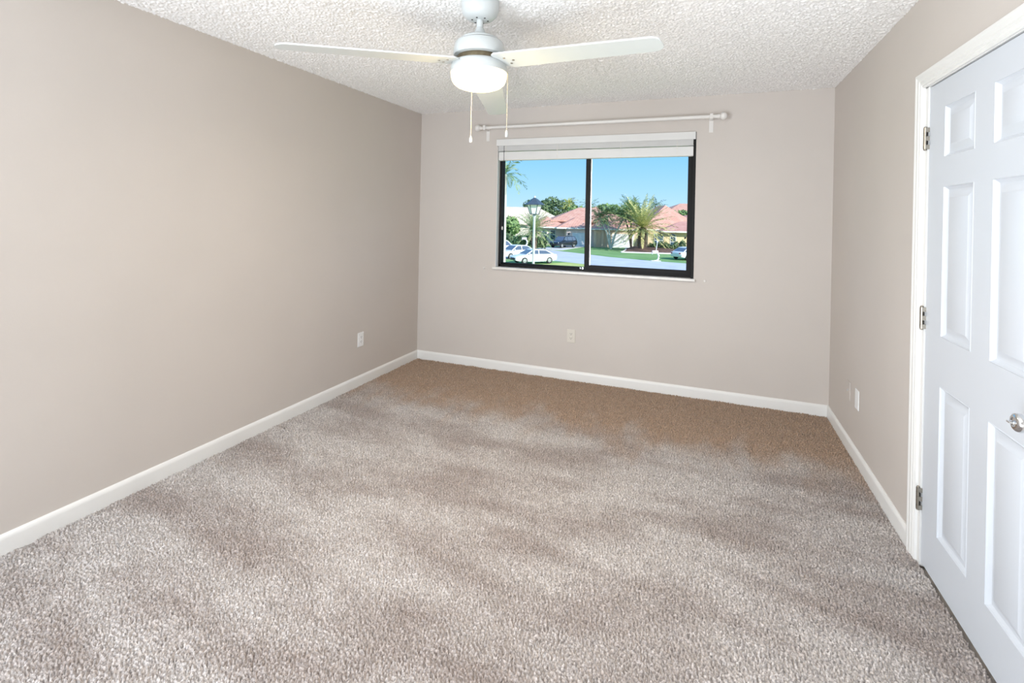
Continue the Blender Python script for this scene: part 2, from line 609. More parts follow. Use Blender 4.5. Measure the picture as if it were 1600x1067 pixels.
to = tb.build('turn_button', M_chrome, smooth=40)
to.parent = ko

# ------------------------------------------------------------------ window
win = bpy.data.objects.new('window_1', None)
COL.objects.link(win)
win.location = (1.71, 0.06, WZ0)
struct(win, 'black aluminium horizontal sliding window', 'window')


def kid(o, p):
    o.parent = p
    o.matrix_parent_inverse = Matrix.Translation(-Vector(p.location))
    return o


f = MB()
FY0, FY1 = 0.058, 0.125
f.box(WX0, WX0 + 0.030, FY0, FY1, WZ0, WZ1).box(WX1 - 0.024, WX1, FY0 - 0.05, FY1, WZ0, WZ1)
f.box(WX0, WX1, FY0, FY1, WZ0, WZ0 + 0.022).box(WX0, WX1, FY0, FY1, WZ1 - 0.03, WZ1)
f.box(WX0, WX1, 0.088, 0.096, WZ0, WZ0 + 0.034)
kid(f.build('window_frame', M_black, bevel=0.002), win)
s = MB()
SX0, SX1 = 1.668, 2.566
s.box(SX0, SX0 + 0.045, 0.060, 0.085, WZ0 + 0.012, WZ1 - 0.02).box(SX1 - 0.040, SX1, 0.060, 0.085, WZ0 + 0.012, WZ1 - 0.02)
s.box(SX0, SX1, 0.061, 0.084, WZ0 + 0.012, WZ0 + 0.058).box(SX0, SX1, 0.061, 0.084, WZ1 - 0.06, WZ1 - 0.02)
sash = kid(s.build('sliding_sash', M_black, bevel=0.002), win)
s = MB().box(SX0 + 0.0455, SX0 + 0.0525, 0.066, 0.078, WZ0 + 0.058, WZ1 - 0.06)
a_ = kid(s.build('glazing_strip', M_alu), win)
a_['label'] = 'bare aluminium glazing strip'
g = MB().box(SX0 + 0.044, SX1 - 0.039, 0.071, 0.074, WZ0 + 0.056, WZ1 - 0.058)
kid(g.build('sliding_pane', M_glass), win)
s = MB()
s.box(WX0 + 0.030, WX0 + 0.034, 0.094, 0.116, WZ0 + 0.02, WZ1 - 0.03).box(1.672, 1.70, 0.094, 0.116, WZ0 + 0.02, WZ1 - 0.03)
s.box(WX0 + 0.03, 1.70, 0.094, 0.116, WZ0 + 0.02, WZ0 + 0.036)
kid(s.build('fixed_sash', M_black, bevel=0.0015), win)
g = MB().box(WX0 + 0.030, 1.69, 0.104, 0.107, WZ0 + 0.03, WZ1 - 0.03)
kid(g.build('fixed_pane', M_glass), win)
l = MB().box(1.630, 1.638, 0.058, 0.072, WZ0 + 0.020, WZ0 + 0.034).box(1.650, 1.664, 0.056, 0.074, WZ0 + 0.018, WZ0 + 0.036)
l_ = kid(l.build('sash_lock', M_alu, bevel=0.001), win)
l_['label'] = 'small bare metal latch at the foot of the meeting rail'

s = MB()
s.box(0.809, 2.599, -0.022, 0.0, WZ0 - 0.022, WZ0).box(WX0, WX1, 0.0, 0.19, WZ0 - 0.022, WZ0)
struct(s.build('trim_2', M_marble, bevel=0.003), 'thin white marble sill under the window', 'window sill')
s = MB().box(WX0, WX0 + 0.004, -0.002, 0.058, WZ0, WZ1)
struct(s.build('trim_3', M_white, bevel=0.001), 'white lining of the left window reveal', 'window reveal')

# ------------------------------------------------------------------ window blind
bl = thing('window_blind', 'white horizontal slat blind raised to the top of the window', 'blind', (1.71, 0.0, WZ1))
BX0, BX1 = 0.848, 2.566
v_ = MB().box(0.829, 2.5835, -0.022, -0.0145, 2.087, 2.1495)
v_.box(0.829, 0.835, -0.0145, 0.0, 2.087, 2.1495)
kid(v_.build('valance', M_blind, bevel=0.0025), bl)
kid(MB().box(BX0 - 0.006, BX1 + 0.004, 0.004, 0.050, 2.105, 2.145).build('headrail', M_blind, bevel=0.002), bl)
zt = 2.098
sl0 = None
for i in range(14):
    z = zt - i * 0.0046
    if sl0 is None:
        sp = []
        for q in range(9):
            yy = -0.002 + 0.050 * q / 8
            zz = 0.0018 * (1 - ((q - 4) / 4) ** 2)
            sp.append((yy, zz))
        poly = [(y_, z_ + 0.0036) for y_, z_ in sp] + [(y_, z_) for y_, z_ in reversed(sp)]
        sl0 = MB().prism(poly, lambda u, v, d: (d, u, v), BX0, BX1).build('slat', M_blind, smooth=40)
        so = sl0
    else:
        so = sl0.copy()
        COL.objects.link(so)
    off = random.uniform(-0.003, 0.003)
    so.parent = bl
    so.matrix_parent_inverse = Matrix.Translation(-Vector(bl.location))
    so.location = (off * 0.7, -0.010 + off * 0.6, z)
kid(MB().box(BX0 + 0.002, BX1 + 0.001, -0.013, 0.038, 1.952, 2.032).build('bottom_rail', M_blind, bevel=0.005, seg=3), bl)
for xx in (0.925, 1.42, 1.98, 2.44):
    kid(MB().box(xx - 0.002, xx + 0.002, -0.0155, -0.0135, 1.953, 2.10).build('ladder_cord', M_cord), bl)
cb = MB().tube([(0.905, -0.012, 2.10), (0.9045, -0.013, 1.9), (0.904, -0.013, 1.6), (0.902, -0.013, 1.335)], 0.0026, 8)
c_ = kid(cb.build('tilt_cord', M_dark, smooth=40), bl)  # white cord; its backlit darkness is put into the colour
c_['label'] = 'thin hanging tilt cord painted dark as backlit'
cb = MB().lathe([(0.003, 0.0), (0.0065, 0.006), (0.0065, 0.022), (0.003, 0.034)], (0.902, -0.013, 1.303), 14)
kid(cb.build('tassel', M_cord, smooth=40), bl)

# ------------------------------------------------------------------ curtain rod
RZ, RY = 2.2515, -0.078
cr_t = thing('curtain_rod', 'bare white curtain rod with ball finials above the window', 'curtain rod', (1.72, 0, RZ))
kid(MB().cyl((0.70, RY, RZ), (2.745, RY, RZ), 0.0140, seg=24).cyl((1.5, RY, RZ), (2.745, RY, RZ), 0.0155, seg=24).build('rod', M_rod, smooth=40), cr_t)
for xx, s_ in ((0.70, -1), (2.745, 1)):
    fb = MB().cyl((xx - 0.004 * s_, RY, RZ), (xx + 0.014 * s_, RY, RZ), 0.0175, seg=20)
    fb.sphere((xx + 0.040 * s_, RY, RZ), 0.031, 24, 14, sx=0.95)
    kid(fb.build('finial', M_rod, smooth=40), cr_t)
for xx in (0.733, 2.697):
    br = MB().box(xx - 0.016, xx + 0.016, -0.0035, 0.0, 2.138, 2.275)
    br.box(xx - 0.012, xx + 0.012, RY - 0.016, -0.003, 2.231, 2.236)
    br.box(xx - 0.012, xx + 0.012, RY - 0.0205, RY - 0.0158, 2.231, 2.272)
    kid(br.build('bracket', M_rod, bevel=0.001), cr_t)

# ------------------------------------------------------------------ wall plates


def plate(name, label, cat, loc, rz, m, kind, group=None):
    """built facing local -y, back on y=0"""
    t = thing(name, label, cat, loc, rz, group)
    MB().box(-0.037, 0.037, -0.0055, 0, -0.059, 0.059).build('cover_plate', m, t, bevel=0.003, seg=3)
    if kind == 'duplex':
        for s_ in (-1, 1):
            zc = 0.0195 * s_
            r_ = MB().prism([(0.0165 * math.cos(a) * (1.0), 0.0135 * max(-0.8, min(0.8, math.sin(a))) * 1.2) for a in [2 * PI * q / 28 for q in range(28)]],
                            lambda u, v, d: (u, d, v + zc), -0.0075, -0.005).build('socket_face', m, t, bevel=0.0006)
            MB().box(-0.0085, -0.0058, -0.0078, -0.0073, zc + 0.0005, zc + 0.0085).box(0.0058, 0.0085, -0.0078, -0.0073, zc + 0.0005, zc + 0.0085).cyl((0, -0.0078, zc - 0.006), (0, -0.0073, zc - 0.006), 0.0030, seg=12).build('slots', M_dark, r_)
        MB().cyl((0, -0.0065, 0), (0, -0.0053, 0), 0.003, seg=14).build('screw', M_alu if m is M_cream else m, t)
    else:
        for zc in (-0.042, 0.042):
            MB().cyl((0, -0.0066, zc), (0, -0.0053, zc), 0.003, seg=14).build('screw', m, t)
        if kind == 'coax':
            MB().cyl((0, -0.013, 0.0), (0, -0.005, 0.0), 0.0045, seg=14).cyl((0, -0.0075, 0.0), (0, -0.005, 0.0), 0.0075, seg=6).build('jack', M_alu, t)
    return t


plate('wall_outlet', 'almond duplex outlet on the wall below the window', 'outlet', (1.579, 0, 0.3825), 0, M_cream, 'duplex')
plate('wall_outlet', 'white duplex outlet low on the plain left wall', 'outlet', (0, -0.884, 0.377), PI / 2, M_pwhite, 'duplex')
plate('wall_plate', 'white blank wall plate low on the right wall, nearer the door', 'wall plate', (W, -0.742, 0.370), -PI / 2, M_pwhite, 'blank')
plate('wall_plate', 'jack plate painted over in wall colour, low on the right wall near the corner', 'wall plate', (W, -0.552, 0.366), -PI / 2, M_wall, 'coax')
# two small tie-back hook stubs left in the wall beside the window
for xx, zz, lab in ((0.722, 0.938, 'small white plastic hook stub left of the window sill'), (2.672, 0.944, 'small white plastic hook stub right of the window sill')):
    hk = MB().lathe([(0.0095, 0), (0.0095, 0.002), (0.005, 0.004), (0.0045, 0.014), (0.007, 0.017), (0.006, 0.0195)], (0, 0, 0), 16, Matrix.Rotation(PI / 2, 3, 'X'))
    ho = hk.build('wall_hook', M_rod, smooth=40)
    ho.location = (xx, 0, zz)
    tag(ho, lab, 'hook', 'tie-back hooks beside the window')

# ------------------------------------------------------------------ ceiling fan
FX, FY = 1.670, -2.190
fan = thing('ceiling_fan', 'white three-blade ceiling fan with lit bowl light and two pull chains', 'ceiling fan', (FX, FY, H))


def fz(b, name, m, parent=fan, **kw):
    """parts are modelled at absolute heights around the fan axis"""
    o = b.build(name, m, parent, **kw)
    if parent is fan:
        o.location = (0, 0, -H)
    return o


fz(MB().lathe([(0.030, 2.349), (0.046, 2.350), (0.066, 2.358), (0.080, 2.374), (0.087, 2.395), (0.089, 2.418), (0.089, 2.4345), (0.084, 2.4355)], seg=48), 'canopy', M_fan, smooth=40)
for q in range(6):
    a = 2 * PI * q / 6 + 0.55
    hs = MB().lathe([(0.0045, 2.3478), (0.0045, 2.352)], (0.037 * math.cos(a), 0.037 * math.sin(a), 0), 10)
    fz(hs, 'canopy_slot', M_dark)
fz(MB().lathe([(0.0155, 2.287), (0.0155, 2.349), (0.020, 2.352), (0.026, 2.358), (0.024, 2.365)], seg=28), 'downrod', M_fan, smooth=40)
fz(MB().lathe([(0.090, 2.252), (0.090, 2.258), (0.084, 2.264), (0.055, 2.271), (0.037, 2.279), (0.026, 2.292), (0.021, 2.306), (0.0165, 2.314)], seg=48), 'coupling_cover', M_fan, smooth=40)
fz(MB().lathe([(0.086, 2.243), (0.086, 2.254)], seg=40), 'cover_gap', M_brass)
fz(MB().lathe([(0.104, 2.176), (0.119, 2.180), (0.1225, 2.190), (0.120, 2.210), (0.1135, 2.236), (0.108, 2.244), (0.100, 2.247), (0.06, 2.248)], seg=56), 'motor_housing', M_fan, smooth=40)
fz(MB().lathe([(0.100, 2.140), (0.105, 2.150), (0.105, 2.170), (0.100, 2.178)], seg=40), 'flywheel', M_brass, smooth=40)
sw = MB().lathe([(0.132, 2.099), (0.134, 2.103), (0.133, 2.122), (0.128, 2.140), (0.119, 2.149), (0.108, 2.152), (0.06, 2.153)], seg=56)
fz(sw, 'switch_housing', M_fan, smooth=40)
bw = MB().lathe([(0.0, 2.0235), (0.05, 2.0245), (0.080, 2.029), (0.104, 2.038), (0.119, 2.050), (0.1275, 2.066), (0.1315, 2.086), (0.1325, 2.0985), (0.128, 2.099)], seg=56, cap0=False)
bo = fz(bw, 'light_bowl', M_bowl, smooth=60)
bo['label'] = 'glowing warm white glass bowl'
# the lamp inside the bowl
fl = lamp('fan_bulb', 'POINT', (FX, FY, 1.985), 8.0, (1.0, 0.74, 0.34), shadow_soft_size=0.06)
fl2 = lamp('fan_bulb_glow', 'AREA', (FX, FY, 2.021), 15.0, (1.0, 0.87, 0.70), shape='DISK', size=0.2)

# blades
TH0, BR, PITCH, DROOP = 3.963, 0.868, math.radians(-6.0), 0.055


def blade_outline():
    """local u along the blade, v across; root near the hub, rounded tip"""
    top, bot = [], []
    R0 = 0.118
    root = [(R0 + 0.030, 0.083), (R0, 0.055), (R0 - 0.006, 0.030), (R0 - 0.006, -0.030), (R0, -0.066), (R0 + 0.02, -0.080)]
    tipc = 0.030
    hw0, hw1 = 0.074, 0.062
    out = root[:]
    out += [(0.30, -0.076), (0.55, -0.069)]
    for q in range(7):
        a = -PI / 2 + (PI / 2) * q / 6
        out.append((BR - tipc + tipc * math.cos(a), -hw1 + tipc + tipc * math.sin(a)))
    tp = 0.055
    for q in range(7):
        a = (PI / 2) * q / 6
        out.append((BR - tp + tp * math.cos(a), hw1 - tp + tp * math.sin(a)))
    out += [(0.55, 0.070), (0.30, 0.079)]
    return out


def blade_z(u):
    return -DROOP * ((u - 0.118) / (BR - 0.118))


for kbl in range(3):
    th = TH0 + kbl * 2 * PI / 3
    rot = Matrix.Rotation(th, 3, 'Z')
    pit = Matrix.Rotation(PITCH, 3, 'X')

    def bp(u, v, d):
        p = pit @ Vector((0, v, d))
        q = rot @ Vector((u, p.y, p.z + blade_z(u)))
        return (q.x, q.y, q.z + 2.142)

    ol = blade_outline()
    bo_ = MB().prism(ol, lambda u, v, d: bp(u, v, d), -0.0035, 0.0035)
    bld = fz(bo_, 'fan_blade', M_blade, bevel=0.0012)
    for (u, v) in ((0.165, 0.030), (0.165, -0.030), (0.195, 0.0)):
        MB().cyl(bp(u, v, -0.0065), bp(u, v, -0.0033), 0.0055, seg=12).build('screw', M_nickel, bld)
    irn = MB().prism([(0.095, 0.022), (0.095, -0.022), (0.15, -0.045), (0.205, -0.012), (0.205, 0.012), (0.15, 0.045)], lambda u, v, d: bp(u, v, d), 0.0036, 0.0075)
    fz(irn, 'blade_iron', M_fan)


def chain(cx, cy, z_top, z_bot, bead=0.0015):
    c = MB().tube([(cx, cy, z_top), (cx, cy, z_bot)], 0.0011, 6)
    z = z_top
    while z > z_bot:
        c.sphere((cx, cy, z), bead, 6, 4)
        z -= 0.0062
    o = fz(c, 'pull_chain', M_glow, smooth=60)
    k_ = MB().lathe([(0.0005, -0.030), (0.0055, -0.0295), (0.0072, -0.022), (0.0066, -0.012), (0.0042, -0.002), (0.0018, 0.003)], (cx, cy, z_bot), 18)
    ko_ = k_.build('pull_knob', M_fan, o, smooth=50)
    return o


# camera-side angles of the two chains around the switch housing
chain(0.128, 0.045, 2.112, 1.832)
chain(-0.085, 0.098, 2.110, 1.822)

# ------------------------------------------------------------------ outdoors
GZ = -3.30
A0 = 0.37382                                   # street frame: e1 along the houses, e2 away from the window
E1 = Vector((math.cos(A0), math.sin(A0), 0))
E2 = Vector((-math.sin(A0), math.cos(A0), 0))


def P(lat, dep, z=GZ):
    p = Vector((CAM[0], CAM[1], 0)) + E1 * lat + E2 * dep
    return (p.x, p.y, z)


M_grass = two_tone(mat('lawn_grass', (0.1, 0.2, 0.05), 0.95, spec=0.1, bump=(9, 0.6, 0.1)), (0.19, 0.34, 0.13), (0.27, 0.43, 0.18), 0.5, 0.35, 0.65, 6)
M_grass2 = two_tone(mat('verge_grass_dry', (0.3, 0.4, 0.1), 0.95, spec=0.1), (0.42, 0.50, 0.16), (0.55, 0.58, 0.22), 0.8, 0.35, 0.65, 6)
M_road = mat('sunlit_asphalt', (0.56, 0.58, 0.62), 0.9, spec=0.2, noise=(0.6, 0.10, 6))
M_conc = mat('driveway_concrete', (0.62, 0.61, 0.60), 0.9, spec=0.2, noise=(0.8, 0.08, 5))
M_mulch = mat('bark_mulch', (0.17, 0.095, 0.075), 0.95, noise=(3, 0.4, 6))
M_edge = mat('white_edging', (0.75, 0.74, 0.72), 0.8, noise=(2, 0.05))
M_peach = mat('stucco_peach', (0.78, 0.57, 0.44), 0.9, spec=0.1, noise=(0.7, 0.05))
M_mauve = mat('stucco_pink', (0.80, 0.65, 0.60), 0.9, spec=0.1, noise=(0.7, 0.05))
M_yellow = mat('stucco_yellow', (0.77, 0.60, 0.38), 0.9, spec=0.1, noise=(0.7, 0.05))
M_creamw = mat('stucco_cream', (0.80, 0.74, 0.64), 0.9, spec=0.1, noise=(0.7, 0.05))
M_garage = mat('garage_door_white', (0.86, 0.86, 0.87), 0.6, noise=(1, 0.03))
M_fascia = mat('fascia_white', (0.78, 0.76, 0.72), 0.7, noise=(1, 0.03))
M_pane = mat('house_window_glass', (0.05, 0.09, 0.13), 0.1, spec=0.8, noise=(1, 0.2))


def tile_mat(name, a, b_):
    m = mat(name, a, 0.85, spec=0.15)
    two_tone(m, a, b_, 1.3, 0.3, 0.7, 6)
    t = m.node_tree
    tc = t.nodes.new('ShaderNodeTexCoord')
    wv = t.nodes.new('ShaderNodeTexWave')
    wv.inputs['Scale'].default_value = 2.2
    wv.inputs['Distortion'].default_value = 0.3
    bp_ = t.nodes.new('ShaderNodeBump')
    bp_.inputs['Strength'].default_value = 0.5
    bp_.inputs['Distance'].default_value = 0.08
    t.links.new(tc.outputs['Object'], wv.inputs['Vector'])
    t.links.new(wv.outputs['Fac'], bp_.inputs['Height'])
    t.links.new(bp_.outputs[0], t.nodes['Principled BSDF'].inputs['Normal'])
    return m


M_tile = tile_mat('roof_tile_terracotta', (0.62, 0.31, 0.24), (0.72, 0.43, 0.34))
M_tile2 = tile_mat('roof_tile_pink', (0.58, 0.28, 0.24), (0.66, 0.38, 0.32))
M_tile3 = tile_mat('roof_tile_sand', (0.74, 0.60, 0.45), (0.82, 0.70, 0.56))

# ground sheets
g = MB().add([(-140, 1.2, GZ), (120, 1.2, GZ), (120, 220, GZ), (-140, 220, GZ)], [(0, 1, 2, 3)])
struct(g.build('ground', M_grass), 'green lawn across the street', 'lawn')


def sheet(name, pts, m, dz):
    n_ = len(pts)
    return MB().add([(x, y, GZ + dz) for x, y, *_ in pts] + [(x, y, GZ - 0.2) for x, y, *_ in pts],
                    [tuple(range(n_))] + [(i, (i + 1) % n_, n_ + (i + 1) % n_, n_ + i) for i in range(n_)]).build(name, m)


far = [(-60, 88), (-34, 74.5), (-24, 68.0), (-18.1, 64.1), (-12.2, 59.8), (-8.4, 56.6), (-4.5, 54.6), (-1.5, 53.4), (8, 50.5), (60, 40)]
near = [(60, 20), (8, 31), (0, 37.5), (-5, 42.5), (-9, 45.7), (-12.6, 47.6), (-20, 46.5), (-34, 52), (-60, 62)]
struct(sheet('street', far + near, M_road, 0.03), 'pale asphalt street curving past the houses', 'street')
verge = [(60, 19.5), (8, 30.5), (0, 37.0), (-5, 42.2), (-9, 45.5), (-11.0, 46.4), (-12.8, 42.2), (-18, 38.5), (-40, 30), (-40, 1.3), (60, 1.3)]
struct(sheet('verge', verge, M_grass2, 0.05), 'pale yellow-green grass verge on the near side of the street', 'grass verge')
dw = [P(3.2, 73.5), P(5.6, 71.4), P(7.4, 71.8), P(11.5, 80.5), P(13.6, 82.5), P(9.4, 82.5), P(5.2, 77.5)]
struct(sheet('driveway', dw, M_conc, 0.04), 'pale concrete driveway under the black suv', 'driveway')

# ---- houses


def hip(b, x0, x1, y0, y1, ze, zr, th=0.22):
    """hip roof with a fascia edge; returns roof faces in b"""
    wx, wy = x1 - x0, y1 - y0
    cx, cy = (x0 + x1) / 2, (y0 + y1) / 2
    if wx >= wy:
        h = wy / 2 * 0.96
        ra, rb = (x0 + h, cy, zr), (x1 - h, cy, zr)
    else:
        h = wx / 2 * 0.96
        ra, rb = (cx, y0 + h, zr), (cx, y1 - h, zr)
    vs = [(x0, y0, ze), (x1, y0, ze), (x1, y1, ze), (x0, y1, ze), ra, rb]
    if wx >= wy:
        fs = [(0, 1, 5, 4), (1, 2, 5), (2, 3, 4, 5), (3, 0, 4)]
    else:
        fs = [(0, 1, 4), (1, 2, 5, 4), (2, 3, 5), (3, 0, 4, 5)]
    vs += [(x0, y0, ze - th), (x1, y0, ze - th), (x1, y1, ze - th), (x0, y1, ze - th)]
    fs += [(6, 7, 8, 9), (0, 6, 7, 1), (1, 7, 8, 2), (2, 8, 9, 3), (3, 9, 6, 0)]
    b.add(vs, fs)
    return b


def fascia(b, x0, x1, y0, y1, ze, th=0.22):
    b.box(x0 - 0.05, x1 + 0.05, y0 - 0.06, y0, ze - th, ze + 0.0).box(x0 - 0.06, x0, y0, y1, ze - th, ze).box(x1, x1 + 0.06, y0, y1, ze - th, ze)
    return b


def house_window(parent, x, z, w_, h_, y, arch=False):
    fr = MB().box(x - w_ / 2 - 0.12, x + w_ / 2 + 0.12, y - 0.08, y - 0.005, z - h_ / 2 - 0.12, z + h_ / 2 + (0 if arch else 0.12))
    if arch:
        pts = [((w_ / 2 + 0.12) * math.cos(PI * q / 12), (w_ / 2 + 0.12) * math.sin(PI * q / 12)) for q in range(13)]
        fr.prism(pts, lambda u, v, d: (x + u, d, z + h_ / 2 - 0.01 + v), y - 0.08, y - 0.005)
    fo = fr.build('window', M_fascia, parent)
    pn = MB()
    pn.box(x - w_ / 2, x + w_ / 2, y - 0.10, y - 0.075, z - h_ / 2, z - 0.05).box(x - w_ / 2, x + w_ / 2, y - 0.10, y - 0.075, z + 0.05, z + h_ / 2 - (0.04 if arch else 0))
    if arch:
        pts = [((w_ / 2) * math.cos(PI * q / 12), (w_ / 2) * math.sin(PI * q / 12)) for q in range(13)]
        pn.prism(pts, lambda u, v, d: (x + u, d, z + h_ / 2 + 0.03 + v), y - 0.10, y - 0.075)
    pn.build('pane', M_pane, fo)
    return fo


def garage_door(parent, x0, x1, y, z1=2.25):
    b = MB()
    rows, cols = 4, 4
    b.box(x0, x1, y - 0.03, y, 0, z1)
    for i in range(cols):
        for j in range(rows):
            a0 = x0 + (x1 - x0) * (i + 0.08) / cols
            a1 = x0 + (x1 - x0) * (i + 0.92) / cols
            c0 = z1 * (j + 0.12) / rows
            c1 = z1 * (j + 0.88) / rows
            b.box(a0, a1, y - 0.05, y - 0.03, c0, c1)
    return b.build('garage_door', M_garage, parent)


# peach house with the two garages; local x along the street, y away, z from the ground
hA = thing('peach_house', 'peach stucco house with red tile roof and white garage doors, behind the black suv', 'house', P(0, 82), A0)
MB().box(9.0, 13.6, 0, 12, 0, 2.95).box(3.4, 9.0, 3.0, 13, 0, 2.9).box(6.9, 20.5, 4.5, 14, 0, 4.1).build('garage_wall', M_mauve, hA)
MB().box(13.6, 20.5, -1.0, 12, 0, 2.9).build('wall', M_peach, hA)
MB().box(13.35, 13.75, -1.25, -0.9, 0, 2.8).box(14.55, 14.95, -1.25, -0.9, 0, 2.8).build('pilaster', M_peach, hA)
r_ = MB()
hip(r_, 7.4, 14.2, -0.5, 9.0, 3.1, 4.75)
hip(r_, 2.6, 9.6, 2.2, 13.5, 3.1, 4.9)
hip(r_, 6.6, 20.9, 3.8, 15.5, 4.25, 6.6)
hip(r_, 12.9, 20.9, -1.4, 11.0, 3.05, 5.3)
r_.build('roof', M_tile, hA)
f_ = MB()
fascia(f_, 7.4, 14.2, -0.5, 3, 3.1); fascia(f_, 12.9, 20.9, -1.4, 3, 3.05); fascia(f_, 2.6, 9.6, 2.2, 5, 3.1)
f_.build('fascia', M_fascia, hA)
garage_door(hA, 10.0, 13.0, 0)
garage_door(hA, 16.3, 19.9, -1.0)
house_window(hA, 5.6, 1.75, 0.75, 1.5, 3.0)
house_window(hA, 7.0, 1.75, 0.75, 1.5, 3.0)
MB().box(9.3, 9.5, -0.12, 0, 1.9, 2.2).build('wall_lantern', M_rubber, hA)

hB = thing('yellow_house', 'yellow stucco house with arched windows and terracotta roof, on the right', 'house', P(0, 78), A0)
MB().box(21.5, 34, 0.6, 14, 0, 2.85).build('wall', M_yellow, hB)
r_ = MB()
hip(r_, 21.1, 31.5, 2.6, 17.0, 3.15, 7.2)
r_.build('main_roof', M_tile, hB)
r_ = MB()
hip(r_, 23.4, 34.8, -0.3, 9.5, 2.95, 4.6)
hip(r_, 26.2, 37, 4.5, 16, 4.4, 5.7)
r_.build('front_roof', M_tile2, hB)
f_ = MB()
fascia(f_, 23.4, 34.8, -0.3, 3, 2.95); fascia(f_, 26.2, 37, 4.5, 6, 4.4); fascia(f_, 21.1, 24, 2.6, 3, 3.15)
f_.build('fascia', M_fascia, hB)
house_window(hB, 23.2, 1.45, 1.3, 1.9, 0.6)
house_window(hB, 25.45, 1.25, 0.75, 1.6, 0.6, arch=True)
MB().box(27.3, 27.5, 0.48, 0.6, 1.8, 2.05).build('wall_lantern', M_rubber, hB)

hC = thing('cream_house', 'cream house with pale sand tile roof behind the lamp post', 'house', P(0, 100), A0)
MB().box(-9, 9.6, 0, 12, 0, 3.1).build('wall', M_creamw, hC)
r_ = MB()
hip(r_, -10.2, 12.1, -0.8, 13, 3.3, 6.75)
r_.build('roof', M_tile3, hC)
house_window(hC, -0.3, 1.6, 1.0, 1.5, 0)

hD = thing('distant_house', 'orange tile roof of a distant house at the right edge of the window', 'house', P(0, 122), A0)
MB().box(38, 54, 0, 10, 0, 6.2).build('wall', M_creamw, hD)
hip(MB(), 37, 55, -1, 11, 6.3, 8.9).build('roof', M_tile, hD)
hE = thing('distant_house', 'small red roof of a distant house just right of the meeting rail', 'house', P(0, 112), A0)
MB().box(17.2, 20.8, 0, 9, 0, 5.9).build('wall', M_creamw, hE)
hip(MB(), 16.7, 21.4, -0.7, 9.7, 5.9, 7.4).build('roof', M_tile2, hE)

# ---- vegetation
M_leafd = two_tone(mat('leaf_dark', (0.1, 0.2, 0.06), 0.7, spec=0.25), (0.08, 0.14, 0.075), (0.22, 0.30, 0.14), 1.4, 0.35, 0.65, 4)
M_leafm = two_tone(mat('leaf_mid', (0.1, 0.2, 0.06), 0.7, spec=0.25), (0.11, 0.21, 0.08), (0.32, 0.44, 0.17), 1.4, 0.35, 0.65, 4)
M_leafy = two_tone(mat('leaf_yellow_green', (0.3, 0.4, 0.1), 0.6, spec=0.3), (0.30, 0.36, 0.08), (0.58, 0.55, 0.16), 0.9, 0.35, 0.65, 4)
M_leafp = two_tone(mat('leaf_palm', (0.2, 0.3, 0.1), 0.6, spec=0.3), (0.14, 0.25, 0.10), (0.48, 0.52, 0.22), 0.9, 0.4, 0.66, 4)
M_leafdate = two_tone(mat('leaf_date_palm', (0.3, 0.3, 0.1), 0.6, spec=0.3), (0.17, 0.24, 0.08), (0.74, 0.66, 0.28), 0.8, 0.36, 0.62, 4)
M_bark = mat('bark_brown', (0.20, 0.14, 0.10), 0.9, noise=(2, 0.3, 5))
M_barkg = mat('bark_pale_grey', (0.62, 0.60, 0.56), 0.85, noise=(1.5, 0.15, 5))


def leaf_cloud(name, m, parent, centers, radii, n_, size, rng):
    cs = np.array(centers, float)
    rs = np.array(radii, float)
    pick = rng.integers(0, len(cs), n_)
    d = rng.standard_normal((n_, 3))
    d /= np.linalg.norm(d, axis=1)[:, None]
    rad = rng.uniform(0.55, 1.0, n_) ** 0.6
    p = cs[pick] + d * rad[:, None] * rs[pick]
    a = rng.standard_normal((n_, 3))
    a /= np.linalg.norm(a, axis=1)[:, None]
    c = np.cross(a, d + 0.3 * rng.standard_normal((n_, 3)))
    c /= np.linalg.norm(c, axis=1)[:, None] + 1e-9
    s = size * rng.uniform(0.6, 1.3, n_)[:, None]
    v = np.stack([p - a * s, p + c * s * 0.45, p + a * s, p - c * s * 0.45], 1).reshape(-1, 3)
    f = np.arange(n_ * 4).reshape(-1, 4)
    return np_mesh(name, v, f, m, parent)


def tree(name, label, pos, h, rad, trunk_h, m, seed, n_=2600, size=0.36, cat='tree', group=None, flat=0.75):
    rng = np.random.default_rng(seed)
    t = thing(name, label, cat, pos, 0, group)
    cz_ = trunk_h + (h - trunk_h) * 0.5
    cs, rs = [], []
    for _ in range(16):
        d = rng.standard_normal(3)
        d /= np.linalg.norm(d)
        q = rad * 0.62
        cs.append((d[0] * q, d[1] * q, cz_ + d[2] * (h - trunk_h) * 0.33))
        k_ = rad * rng.uniform(0.32, 0.5)
        rs.append((k_, k_, k_ * flat))
    leaf_cloud('foliage', m, t, cs, rs, n_, size, rng)
    tb_ = MB().tube([(0, 0, 0), (0.1, 0, trunk_h * 0.6), (0, 0.1, cz_)], [rad * 0.07, rad * 0.055, rad * 0.03], 8)
    for q in range(5):
        a = q * 1.3
        tb_.tube([(0, 0.05, trunk_h * 0.8), (math.cos(a) * rad * 0.3, math.sin(a) * rad * 0.3, cz_)], [rad * 0.035, rad * 0.015], 6)
    tb_.build('trunk', M_bark, t, smooth=60)
    return t


